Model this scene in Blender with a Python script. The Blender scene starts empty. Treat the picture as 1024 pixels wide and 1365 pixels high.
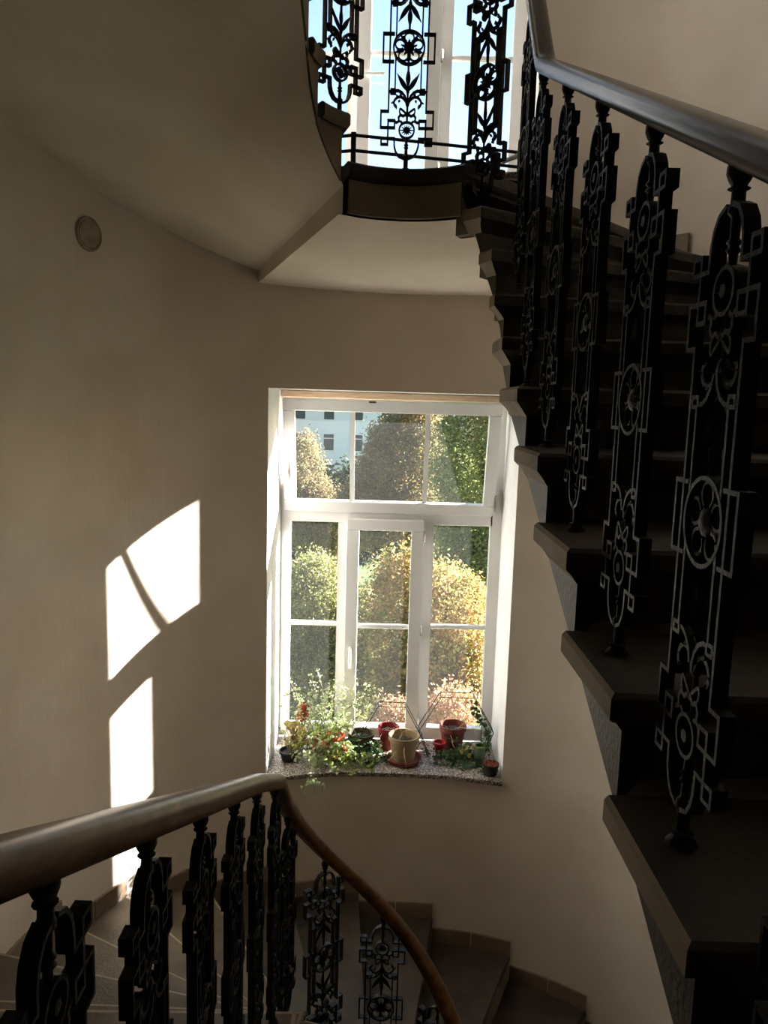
import bpy, math, random
from mathutils import Vector, Matrix
import numpy as np
random.seed(7)
SC = bpy.context.scene
COL = SC.collection
PI = math.pi

# ------------------------------------------------------------------ camera
PITCH = math.radians(8.0); ROLL = math.atan2(212, 7320)
cam = bpy.data.cameras.new('camera'); camo = bpy.data.objects.new('camera', cam); COL.objects.link(camo)
cp, sp_, cr, sr = math.cos(PITCH), math.sin(PITCH), math.cos(ROLL), math.sin(ROLL)
rt = Vector((cr, sr*sp_, sr*cp)); up = Vector((-sr, cr*sp_, cr*cp)); bk = Vector((0, -cp, sp_))
camo.matrix_world = Matrix(((rt.x, up.x, bk.x, 0), (rt.y, up.y, bk.y, 0), (rt.z, up.z, bk.z, 0), (0, 0, 0, 1)))
cam.sensor_fit = 'AUTO'; cam.sensor_width = 36.0; cam.lens = 1025/1365*36
cam.clip_start = 0.02; cam.clip_end = 400
SC.camera = camo

# ------------------------------------------------------------------ sky, sun, exposure
SC.view_settings.view_transform = 'Standard'; SC.view_settings.look = 'None'
SC.view_settings.gamma = 1.0; SC.view_settings.use_curve_mapping = False
SC.view_settings.exposure = 1.65
SKY_STRENGTH = 0.145; SUN_STRENGTH = 19.0
w = bpy.data.worlds.new('world'); SC.world = w; w.use_nodes = True
nt = w.node_tree; nt.nodes.clear()
out = nt.nodes.new('ShaderNodeOutputWorld'); bg = nt.nodes.new('ShaderNodeBackground')
sky = nt.nodes.new('ShaderNodeTexSky'); sky.sky_type = 'NISHITA'; sky.sun_disc = False
sky.sun_elevation = math.radians(19.5); sky.sun_rotation = math.atan2(1.54, 1.0)
sky.air_density = 1.0; sky.dust_density = 1.2; sky.ozone_density = 2.2; sky.altitude = 200
bg.inputs[1].default_value = SKY_STRENGTH
nt.links.new(sky.outputs[0], bg.inputs[0]); nt.links.new(bg.outputs[0], out.inputs[0])
sun = bpy.data.lights.new('sun', 'SUN'); sun.energy = SUN_STRENGTH; sun.angle = math.radians(0.53)
sun.color = (1.0, 0.965, 0.92)
suno = bpy.data.objects.new('sun', sun); COL.objects.link(suno)
SUN_DIR = Vector((-1.52, -1.0, -0.65)).normalized()
suno.rotation_euler = SUN_DIR.to_track_quat('-Z', 'Y').to_euler(); suno.location = (12, 14, 6)

# ------------------------------------------------------------------ materials
def nodes_of(m): return m.node_tree.nodes, m.node_tree.links
def material(name, col, rough=0.6, metal=0.0, col2=None, scale=6.0, bump=0.0, bscale=40.0, spec=0.5, detail=5.0, lo=0.35, hi=0.65, coat=0.0, stretch=None):
    m = bpy.data.materials.new(name); m.use_nodes = True
    n, l = nodes_of(m); b = n['Principled BSDF']
    b.inputs['Base Color'].default_value = (*col, 1); b.inputs['Roughness'].default_value = rough
    b.inputs['Metallic'].default_value = metal; b.inputs['Specular IOR Level'].default_value = spec
    b.inputs['Coat Weight'].default_value = coat
    tc = n.new('ShaderNodeTexCoord'); src = tc.outputs['Object']
    if stretch:
        mp = n.new('ShaderNodeMapping'); mp.inputs['Scale'].default_value = stretch
        l.new(src, mp.inputs[0]); src = mp.outputs[0]
    if col2:
        t = n.new('ShaderNodeTexNoise'); t.inputs['Scale'].default_value = scale; t.inputs['Detail'].default_value = detail
        r = n.new('ShaderNodeValToRGB'); r.color_ramp.elements[0].position = lo; r.color_ramp.elements[1].position = hi
        r.color_ramp.elements[0].color = (*col, 1); r.color_ramp.elements[1].color = (*col2, 1)
        l.new(src, t.inputs['Vector']); l.new(t.outputs[0], r.inputs[0]); l.new(r.outputs[0], b.inputs['Base Color'])
    if bump > 0:
        t2 = n.new('ShaderNodeTexNoise'); t2.inputs['Scale'].default_value = bscale; t2.inputs['Detail'].default_value = 4
        bp = n.new('ShaderNodeBump'); bp.inputs['Strength'].default_value = bump; bp.inputs['Distance'].default_value = 0.01
        l.new(src, t2.inputs['Vector']); l.new(t2.outputs[0], bp.inputs['Height']); l.new(bp.outputs[0], b.inputs['Normal'])
    return m

def plaster(name):
    m = material(name, (0.70, 0.60, 0.495), 0.85, col2=(0.78, 0.69, 0.59), scale=2.2, spec=0.2)
    n, l = nodes_of(m); b = n['Principled BSDF']
    tc = n.new('ShaderNodeTexCoord')
    t1 = n.new('ShaderNodeTexNoise'); t1.inputs['Scale'].default_value = 2.6; t1.inputs['Detail'].default_value = 3
    mp = n.new('ShaderNodeMapping'); mp.inputs['Scale'].default_value = (1, 1, 0.25)
    t2 = n.new('ShaderNodeTexNoise'); t2.inputs['Scale'].default_value = 30; t2.inputs['Detail'].default_value = 6
    mx = n.new('ShaderNodeMath'); mx.operation = 'MULTIPLY_ADD'; mx.inputs[1].default_value = 0.28
    bp = n.new('ShaderNodeBump'); bp.inputs['Strength'].default_value = 0.5; bp.inputs['Distance'].default_value = 0.012
    l.new(tc.outputs['Object'], t1.inputs['Vector']); l.new(tc.outputs['Object'], mp.inputs[0]); l.new(mp.outputs[0], t2.inputs['Vector'])
    l.new(t2.outputs[0], mx.inputs[0]); l.new(t1.outputs[0], mx.inputs[2]); l.new(mx.outputs[0], bp.inputs['Height'])
    l.new(bp.outputs[0], b.inputs['Normal'])
    return m

M = {}
M['plaster'] = plaster('cream_plaster')
M['white_plaster'] = material('white_painted_plaster', (0.68, 0.66, 0.65), 0.8, col2=(0.74, 0.72, 0.71), scale=3, bump=0.3, bscale=25, spec=0.2)
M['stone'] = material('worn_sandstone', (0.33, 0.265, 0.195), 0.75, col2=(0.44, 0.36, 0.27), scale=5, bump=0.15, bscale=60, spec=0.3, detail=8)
M['tread'] = material('worn_tread_stone_shaded', (0.045, 0.034, 0.025), 0.55, col2=(0.085, 0.065, 0.048), scale=5, bump=0.3, bscale=70, spec=0.4, detail=8)  # same stone darkened, the shade on treads and risers put into the colour
M['tread_lit'] = material('worn_lower_tread_stone_lit', (0.10, 0.077, 0.053), 0.55, col2=(0.17, 0.13, 0.09), scale=4, bump=0.3, bscale=70, spec=0.4, detail=8)  # lighter copy for the left lower treads, sunlight put into the colour
M['tile'] = material('brown_skirting_tile', (0.18, 0.125, 0.085), 0.6, col2=(0.25, 0.18, 0.125), scale=3, bump=0.2)
M['low_bounce_brown'] = material('low_bounce_brown_wall', (0.16, 0.12, 0.08), 0.6, col2=(0.20, 0.15, 0.10), scale=2)  # unseen rear wall coloured dark to cut the light it bounces onto the risers
M['cap'] = material('old_filler', (0.46, 0.37, 0.28), 0.9, col2=(0.30, 0.23, 0.17), scale=14, bump=0.8, bscale=40)
M['wood'] = material('varnished_handrail_wood', (0.085, 0.034, 0.010), 0.34, col2=(0.18, 0.075, 0.022), scale=5, spec=0.16, bump=0.03, bscale=30, coat=0.0, stretch=(6, 1.2, 6))
M['shaded_wood'] = material('shaded_handrail_wood', (0.012, 0.008, 0.007), 0.26, col2=(0.035, 0.020, 0.014), scale=7, spec=0.42, bump=0.04, bscale=14)  # darker copy of the handrail wood, the upper rail's shade put into the colour
M['iron'] = material('dark_cast_iron', (0.007, 0.007, 0.007), 0.5, 0.0, col2=(0.014, 0.013, 0.011), scale=30, bump=0.25, bscale=120, spec=0.2)
M['upvc'] = material('white_window_frame', (0.72, 0.70, 0.67), 0.35, col2=(0.78, 0.76, 0.73), scale=2, spec=0.5)
M['seal'] = material('dark_rubber_seal', (0.03, 0.03, 0.03), 0.6)
M['putty'] = material('worn_pink_timber', (0.55, 0.36, 0.24), 0.7, col2=(0.66, 0.50, 0.38), scale=8, stretch=(1, 8, 8))
M['steel'] = material('brushed_steel', (0.35, 0.33, 0.30), 0.35, 0.9)
M['white_enamel'] = material('white_enamel', (0.75, 0.73, 0.70), 0.3)
M['terracotta'] = material('terracotta', (0.15, 0.033, 0.02), 0.7, col2=(0.21, 0.052, 0.03), scale=9, bump=0.2)
M['cream_pot'] = material('cream_ceramic', (0.31, 0.22, 0.12), 0.55, col2=(0.38, 0.28, 0.16), scale=7)
M['red_pot'] = material('red_plastic', (0.42, 0.015, 0.02), 0.4)
M['dark_red_pot'] = material('dark_red_ceramic', (0.24, 0.02, 0.02), 0.45)
M['black_pot'] = material('black_plastic', (0.015, 0.015, 0.014), 0.5)
M['soil'] = material('potting_soil', (0.02, 0.013, 0.008), 0.95, col2=(0.05, 0.035, 0.02), scale=60, bump=0.8, bscale=120)
M['wire'] = material('dark_plant_wire', (0.03, 0.03, 0.035), 0.4, 0.6)
M['stem_pale'] = material('pale_dry_stem', (0.50, 0.42, 0.28), 0.7)
M['stem_brown'] = material('brown_vine_stem', (0.10, 0.06, 0.03), 0.8)
M['bark'] = material('tree_bark', (0.06, 0.045, 0.03), 0.9, col2=(0.12, 0.09, 0.06), scale=4, bump=0.6, bscale=20)
M['grass'] = material('lawn_grass', (0.05, 0.10, 0.02), 0.9, col2=(0.10, 0.17, 0.04), scale=1.5)
M['facade'] = material('white_render', (0.88, 0.81, 0.79), 0.8, col2=(0.90, 0.83, 0.81), scale=0.5)
M['roof'] = material('grey_roof_slate', (0.14, 0.14, 0.15), 0.8, col2=(0.22, 0.22, 0.23), scale=3)
M['far_glass'] = material('far_window_glass', (0.06, 0.07, 0.08), 0.15)

def granite():
    m = material('speckled_granite', (0.20, 0.17, 0.14), 0.45, spec=0.4)
    n, l = nodes_of(m); b = n['Principled BSDF']; tc = n.new('ShaderNodeTexCoord')
    v = n.new('ShaderNodeTexVoronoi'); v.inputs['Scale'].default_value = 130
    r = n.new('ShaderNodeValToRGB'); r.color_ramp.interpolation = 'CONSTANT'
    e = r.color_ramp.elements; e[0].position = 0; e[0].color = (0.05, 0.04, 0.035, 1); e[1].position = 0.3; e[1].color = (0.30, 0.25, 0.20, 1)
    for p, c in ((0.55, (0.50, 0.44, 0.37, 1)), (0.8, (0.14, 0.11, 0.09, 1))):
        x = e.new(p); x.color = c
    s = n.new('ShaderNodeSeparateColor'); l.new(tc.outputs['Object'], v.inputs['Vector']); l.new(v.outputs['Color'], s.inputs[0]); l.new(s.outputs[0], r.inputs[0]); l.new(r.outputs[0], b.inputs['Base Color'])
    return m
M['granite'] = granite()
def glass(name, tint=(0.93, 0.94, 0.93), ior=1.45, haze=0.0):
    m = bpy.data.materials.new(name); m.use_nodes = True; n, l = nodes_of(m); n.clear()
    o = n.new('ShaderNodeOutputMaterial'); t = n.new('ShaderNodeBsdfTransparent'); t.inputs[0].default_value = (*tint, 1)
    g = n.new('ShaderNodeBsdfGlossy'); g.inputs['Roughness'].default_value = 0.02; f = n.new('ShaderNodeFresnel'); f.inputs[0].default_value = ior
    mx = n.new('ShaderNodeMixShader'); ge = n.new('ShaderNodeNewGeometry'); inv = n.new('ShaderNodeMath'); inv.operation = 'SUBTRACT'; inv.inputs[0].default_value = 1.0; mu = n.new('ShaderNodeMath'); mu.operation = 'MULTIPLY'
    l.new(ge.outputs['Backfacing'], inv.inputs[1]); l.new(inv.outputs[0], mu.inputs[0]); l.new(f.outputs[0], mu.inputs[1]); l.new(mu.outputs[0], mx.inputs[0])
    td = n.new('ShaderNodeBsdfTranslucent'); td.inputs[0].default_value = (0.9, 0.9, 0.9, 1); mh = n.new('ShaderNodeMixShader'); mh.inputs[0].default_value = haze
    l.new(t.outputs[0], mh.inputs[1]); l.new(td.outputs[0], mh.inputs[2]); l.new(mh.outputs[0], mx.inputs[1]); l.new(g.outputs[0], mx.inputs[2]); l.new(mx.outputs[0], o.inputs[0])
    return m
M['glass'] = glass('window_glass', haze=0.005)
M['jar_glass'] = glass('jar_glass', (0.62, 0.68, 0.52), 1.5, haze=0.15)
def leafmat(name, cols, trans=0.35, rough=0.6):
    if name.startswith('tree'):
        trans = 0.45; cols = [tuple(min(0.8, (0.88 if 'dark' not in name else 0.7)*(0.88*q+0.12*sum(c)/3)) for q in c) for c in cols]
    m = bpy.data.materials.new(name); m.use_nodes = True; n, l = nodes_of(m); n.clear()
    o = n.new('ShaderNodeOutputMaterial'); g = n.new('ShaderNodeNewGeometry'); r = n.new('ShaderNodeValToRGB')
    e = r.color_ramp.elements; k = len(cols)
    e[0].position = 0; e[0].color = (*cols[0], 1); e[1].position = 1; e[1].color = (*cols[-1], 1)
    for i in range(1, k-1):
        x = e.new(i/(k-1)); x.color = (*cols[i], 1)
    b = n.new('ShaderNodeBsdfPrincipled'); b.inputs['Roughness'].default_value = rough; b.inputs['Specular IOR Level'].default_value = 0.3
    t = n.new('ShaderNodeBsdfTranslucent'); mx = n.new('ShaderNodeMixShader'); mx.inputs[0].default_value = trans
    l.new(g.outputs['Random Per Island'], r.inputs[0]); l.new(r.outputs[0], b.inputs['Base Color']); l.new(r.outputs[0], t.inputs[0])
    l.new(b.outputs[0], mx.inputs[1]); l.new(t.outputs[0], mx.inputs[2]); l.new(mx.outputs[0], o.inputs[0])
    return m
M['leaf_green'] = leafmat('tree_leaves_green', [(0.15, 0.18, 0.04), (0.30, 0.33, 0.09), (0.44, 0.44, 0.16), (0.22, 0.25, 0.06)])
M['leaf_gold'] = leafmat('tree_leaves_gold', [(0.40, 0.24, 0.07), (0.55, 0.36, 0.11), (0.32, 0.30, 0.08), (0.60, 0.30, 0.14)])
M['leaf_rose'] = leafmat('tree_leaves_rose', [(0.50, 0.20, 0.13), (0.60, 0.34, 0.22), (0.45, 0.34, 0.14), (0.62, 0.44, 0.28)])
M['leaf_pale'] = leafmat('tree_leaves_pale', [(0.24, 0.24, 0.07), (0.38, 0.36, 0.13), (0.17, 0.18, 0.05), (0.46, 0.42, 0.20)])
M['leaf_brown'] = leafmat('tree_leaves_brown', [(0.26, 0.19, 0.09), (0.38, 0.29, 0.14), (0.22, 0.20, 0.08), (0.45, 0.34, 0.18)])
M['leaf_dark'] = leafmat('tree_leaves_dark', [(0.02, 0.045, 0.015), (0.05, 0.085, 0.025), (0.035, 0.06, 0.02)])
M['ivy'] = leafmat('ivy_leaves', [(0.03, 0.07, 0.025), (0.06, 0.12, 0.04), (0.10, 0.16, 0.06)], 0.25)
M['bright_leaf'] = leafmat('bright_leaves', [(0.22, 0.30, 0.06), (0.36, 0.42, 0.12), (0.12, 0.20, 0.05), (0.45, 0.46, 0.22)], 0.35)
M['pale_leaf'] = leafmat('variegated_leaves', [(0.35, 0.42, 0.20), (0.55, 0.60, 0.38), (0.25, 0.34, 0.12)], 0.35)
M['red_leaf'] = leafmat('reddish_leaves', [(0.35, 0.07, 0.03), (0.50, 0.16, 0.06), (0.25, 0.05, 0.04)], 0.35)
M['broad_leaf'] = leafmat('broad_leaves', [(0.09, 0.15, 0.03), (0.20, 0.14, 0.05), (0.12, 0.19, 0.04)], 0.25)
M['yellow_leaf'] = leafmat('yellow_leaves', [(0.50, 0.40, 0.10), (0.55, 0.45, 0.16)], 0.35)

# ------------------------------------------------------------------ mesh helpers
def cr3(p0, p1, p2, p3, t):
    return tuple(0.5*((2*b)+(-a+c)*t+(2*a-5*b+4*c-d)*t*t+(-a+3*b-3*c+d)*t**3) for a, b, c, d in zip(p0, p1, p2, p3))
def smooth_path(pts, n=6):
    P = [pts[0]]+list(pts)+[pts[-1]]; o = []
    for i in range(1, len(P)-2):
        for k in range(n): o.append(cr3(P[i-1], P[i], P[i+1], P[i+2], k/n))
    o.append(tuple(pts[-1])); return o
class MB:
    def __init__(s): s.v = []; s.f = []
    def add(s, v, f):
        b = len(s.v); s.v += [tuple(p) for p in v]; s.f += [tuple(i+b for i in q) for q in f]
    def box(s, c, d, rz=0.0):
        x, y, z = d[0]/2, d[1]/2, d[2]/2; ca, sa = math.cos(rz), math.sin(rz); v = []
        for k in (-z, z):
            for i, j in ((-x, -y), (x, -y), (x, y), (-x, y)): v.append((c[0]+i*ca-j*sa, c[1]+i*sa+j*ca, c[2]+k))
        s.add(v, [(3, 2, 1, 0), (4, 5, 6, 7), (0, 1, 5, 4), (1, 2, 6, 5), (2, 3, 7, 6), (3, 0, 4, 7)])
    def bevbox(s, c, d, b=0.004):
        x, y, z = d[0]/2, d[1]/2, d[2]/2; v = []
        def ring(xx, yy, zz): return [(c[0]+i*xx, c[1]+j*yy, c[2]+zz) for i, j in ((-1, -1), (1, -1), (1, 1), (-1, 1))]
        for xx, yy, zz in ((x-b, y-b, -z), (x, y, -z+b), (x, y, z-b), (x-b, y-b, z)): v += ring(xx, yy, zz)
        f = [(3, 2, 1, 0), (12, 13, 14, 15)]
        for k in range(3):
            for i in range(4): a = k*4+i; q = k*4+(i+1) % 4; f.append((a, q, q+4, a+4))
        s.add(v, f)
    def bar2(s, a, b, r, n=8): s.tube([a, b], r, n)
    def tube(s, path, r, n=8, closed=False):
        P = [Vector(p) for p in path]; m = len(P); v = []; up0 = None
        for i, p in enumerate(P):
            if closed: t = P[(i+1) % m]-P[i-1]
            else: t = P[min(i+1, m-1)]-P[max(i-1, 0)]
            if t.length < 1e-9: t = Vector((0, 0, 1))
            t.normalize()
            if up0 is None:
                up0 = t.orthogonal().normalized()
            u = (up0-t*up0.dot(t)); u = u.normalized() if u.length > 1e-6 else t.orthogonal().normalized(); up0 = u; w_ = t.cross(u)
            rr = r[i] if isinstance(r, (list, tuple)) else r
            for k in range(n): a = 2*PI*k/n; v.append(p+(u*math.cos(a)+w_*math.sin(a))*rr)
        f = []
        for i in range(m if closed else m-1):
            for k in range(n): f.append((i*n+k, i*n+(k+1) % n, ((i+1) % m)*n+(k+1) % n, ((i+1) % m)*n+k))
        if not closed: f.append(tuple(range(n))[::-1]); f.append(tuple((m-1)*n+k for k in range(n)))
        s.add(v, f)
    def lathe(s, prof, c=(0, 0, 0), n=20):
        v = []; f = []
        for r, z in prof:
            for k in range(n): a = 2*PI*k/n; v.append((c[0]+max(r, 1e-4)*math.cos(a), c[1]+max(r, 1e-4)*math.sin(a), c[2]+z))
        for i in range(len(prof)-1):
            for k in range(n): f.append((i*n+k, i*n+(k+1) % n, (i+1)*n+(k+1) % n, (i+1)*n+k))
        f.append(tuple(range(n))[::-1]); f.append(tuple((len(prof)-1)*n+k for k in range(n)))
        s.add(v, f)
    def ribbon(s, pts, wd, dp, closed=False):
        """flat iron bar: path in the XZ plane, width wd in plane, depth dp along Y"""
        m = len(pts); off = []
        for i in range(m):
            if closed: a, b, c = pts[i-1], pts[i], pts[(i+1) % m]
            else: a, b, c = pts[max(i-1, 0)], pts[i], pts[min(i+1, m-1)]
            d1 = Vector((b[0]-a[0], b[1]-a[1])); d2 = Vector((c[0]-b[0], c[1]-b[1]))
            if d1.length < 1e-9: d1 = d2.copy()
            if d2.length < 1e-9: d2 = d1.copy()
            d1.normalize(); d2.normalize(); n1 = Vector((-d1.y, d1.x)); n2 = Vector((-d2.y, d2.x)); nn = n1+n2
            if nn.length < 1e-6: nn = n1
            nn.normalize(); k = 1/max(0.5, nn.dot(n1)); off.append(nn*k*wd/2)
        v = []
        for p, o in zip(pts, off):
            for sx, sy in ((1, -1), (-1, -1), (-1, 1), (1, 1)): v.append((p[0]+sx*o.x, sy*dp/2, p[1]+sx*o.y))
        f = []
        for i in range(m if closed else m-1):
            j = (i+1) % m
            for k in range(4): f.append((i*4+k, i*4+(k+1) % 4, j*4+(k+1) % 4, j*4+k))
        if not closed: f.append((3, 2, 1, 0)); f.append(tuple((m-1)*4+k for k in range(4)))
        s.add(v, f)
    def rings(s, R, cap=True, closed=True):
        m = len(R[0]); v = [p for r in R for p in r]; f = []
        for i in range(len(R)-1):
            for k in range(m if closed else m-1): f.append((i*m+k, i*m+(k+1) % m, (i+1)*m+(k+1) % m, (i+1)*m+k))
        if cap: f.append(tuple(range(m))[::-1]); f.append(tuple((len(R)-1)*m+k for k in range(m)))
        s.add(v, f)
    def sphere(s, c, r, n=10, sz=1.0):
        s.lathe([(r*math.sin(PI*i/n), -r*sz*math.cos(PI*i/n)) for i in range(n+1)], c, n+4)
    def build(s, name, mat, parent=None, smooth=False, sharp=35, fix=True):
        me = bpy.data.meshes.new(name); me.from_pydata(s.v, [], s.f); me.materials.append(mat)
        if fix:
            import bmesh
            bm = bmesh.new(); bm.from_mesh(me); bmesh.ops.recalc_face_normals(bm, faces=bm.faces); bm.to_mesh(me); bm.free()
        if smooth:
            me.polygons.foreach_set('use_smooth', [True]*len(me.polygons))
            if sharp: me.set_sharp_from_angle(angle=math.radians(sharp))
        me.update()
        o = bpy.data.objects.new(name, me); COL.objects.link(o)
        if parent: o.parent = parent
        return o
def empty(name, loc=(0, 0, 0), rz=0, parent=None):
    o = bpy.data.objects.new(name, None); COL.objects.link(o); o.location = loc; o.rotation_euler = (0, 0, rz)
    o.empty_display_size = 0.1
    if parent: o.parent = parent
    return o
def tag(o, label=None, cat=None, group=None, kind=None):
    if label: o['label'] = label
    if cat: o['category'] = cat
    if group: o['group'] = group
    if kind: o['kind'] = kind
    return o
def copy_tree(o, parent=None):
    c = o.copy(); COL.objects.link(c); c.parent = parent
    for ch in list(o.children): copy_tree(ch, c)
    return c

# ------------------------------------------------------------------ plan of the stairwell
CX, CY = 0.045, 2.74
AL, AR, BB = 1.86, 2.10, 2.34
def EX(c): return 2.5 if c > 0 else 2.3
ICX = 0.04
def rwall(a):
    c, s = math.cos(a), math.sin(a); A = AR if c > 0 else AL
    e = EX(c); return (abs(c/A)**e+abs(s/BB)**e)**(-1/e)
def outer(v, off=0.0):
    """point on the wall; v<0 right straight, 0..pi apse, >pi left straight"""
    if v < 0: return (CX+AR-off, CY+v*1.0)
    if v > PI: return (CX-AL+off, CY-(v-PI))
    r = rwall(v)-off; return (CX+r*math.cos(v), CY+r*math.sin(v))
def inner(u, rho):
    if u < 0: return (ICX+rho, CY+u)
    if u > PI: return (ICX-rho, CY-(u-PI))
    return (ICX+rho*math.cos(u), CY+rho*math.sin(u))
def wall_y(x):
    A = AR if x > CX else AL; e = EX(x-CX)
    return CY+BB*(max(0, 1-(abs(x-CX)/A)**e))**(1/e)

STOREY = 3.98
NX0, NX1 = -0.755, 0.865
Z_SILL, Z_HEAD = -2.54, 0.08
YW = 5.59
ZB, ZT = -5.6, 8.9

def struct(o): return tag(o, kind='structure')

def make_walls():
    vL = math.atan2(wall_y(NX0)-CY, NX0-CX); vR = math.atan2(wall_y(NX1)-CY, NX1-CX)
    vs = []
    for a, b, n in ((0, vR, 40), (vR, vL, 32), (vL, PI, 40)):
        vs += [a+(b-a)*i/n for i in range(n)]
    vs.append(PI)
    zs = sorted(set([ZB, ZT]+[z+STOREY*k for k in range(3) for z in (Z_SILL, Z_HEAD) ]))
    zz = []
    for a, b in zip(zs, zs[1:]):
        n = max(1, int((b-a)/0.4))
        zz += [a+(b-a)*i/n for i in range(n)]
    zz.append(ZT)
    mb = MB(); nv = len(vs)
    v = []; f = []
    for z in zz:
        for a in vs: x, y = outer(a); v.append((x, y, z))
    def hole(zc): return any(Z_SILL+STOREY*k < zc < Z_HEAD+STOREY*k for k in range(3))
    for i in range(len(zz)-1):
        for j in range(nv-1):
            ac = (vs[j]+vs[j+1])/2
            if vR < ac < vL and hole((zz[i]+zz[i+1])/2): continue
            f.append((i*nv+j, i*nv+j+1, (i+1)*nv+j+1, (i+1)*nv+j))
    mb.add(v, f)
    arc = [a for a in vs if vR-1e-6 <= a <= vL+1e-6]
    o = mb.build('wall_back', M['plaster'], None, True, 40, fix=False); struct(o)
    YO = YW+0.16
    for k in range(3):
        mb = MB()
        z0, z1 = Z_SILL+STOREY*k, Z_HEAD+STOREY*k
        for xx in (NX0, NX1):
            yf = wall_y(xx); n = 4
            mb.add([(xx, yf, z0-0.03), (xx, YO, z0-0.03), (xx, YO, z1), (xx, yf, z1)], [(0, 1, 2, 3)])
        for z in (z1, z0-0.032):
            pts = [outer(a) for a in arc]; m = len(pts)
            mb.add([(p[0], p[1], z) for p in pts]+[(p[0], YO, z) for p in pts], [(i, i+1, m+i+1, m+i) for i in range(m-1)])
        struct(mb.build('trim_%d' % (k+1), M['white_plaster'], None, False, fix=False))
    for nm, x in (('wall_left', CX-AL), ('wall_right', CX+AR)):
        mb = MB(); mb.box((x+(-0.1 if x < 0 else 0.1), (CY-2.6)/2, (ZB+ZT)/2), (0.2, CY+2.6, ZT-ZB)); struct(mb.build(nm, M['plaster']))
    mb = MB(); mb.box((CX+0.13, -2.6-0.1, (ZB+ZT)/2), (AL+AR+0.4, 0.2, ZT-ZB)); struct(mb.build('wall_front', M['low_bounce_brown']))
    mb = MB(); mb.box((CX+0.13, 1.3, ZT+0.1), (AL+AR+0.6, 8.4, 0.2)); struct(mb.build('ceiling', M['plaster']))
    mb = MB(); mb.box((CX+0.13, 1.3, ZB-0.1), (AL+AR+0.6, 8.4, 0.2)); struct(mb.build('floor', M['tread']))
make_walls()

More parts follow.
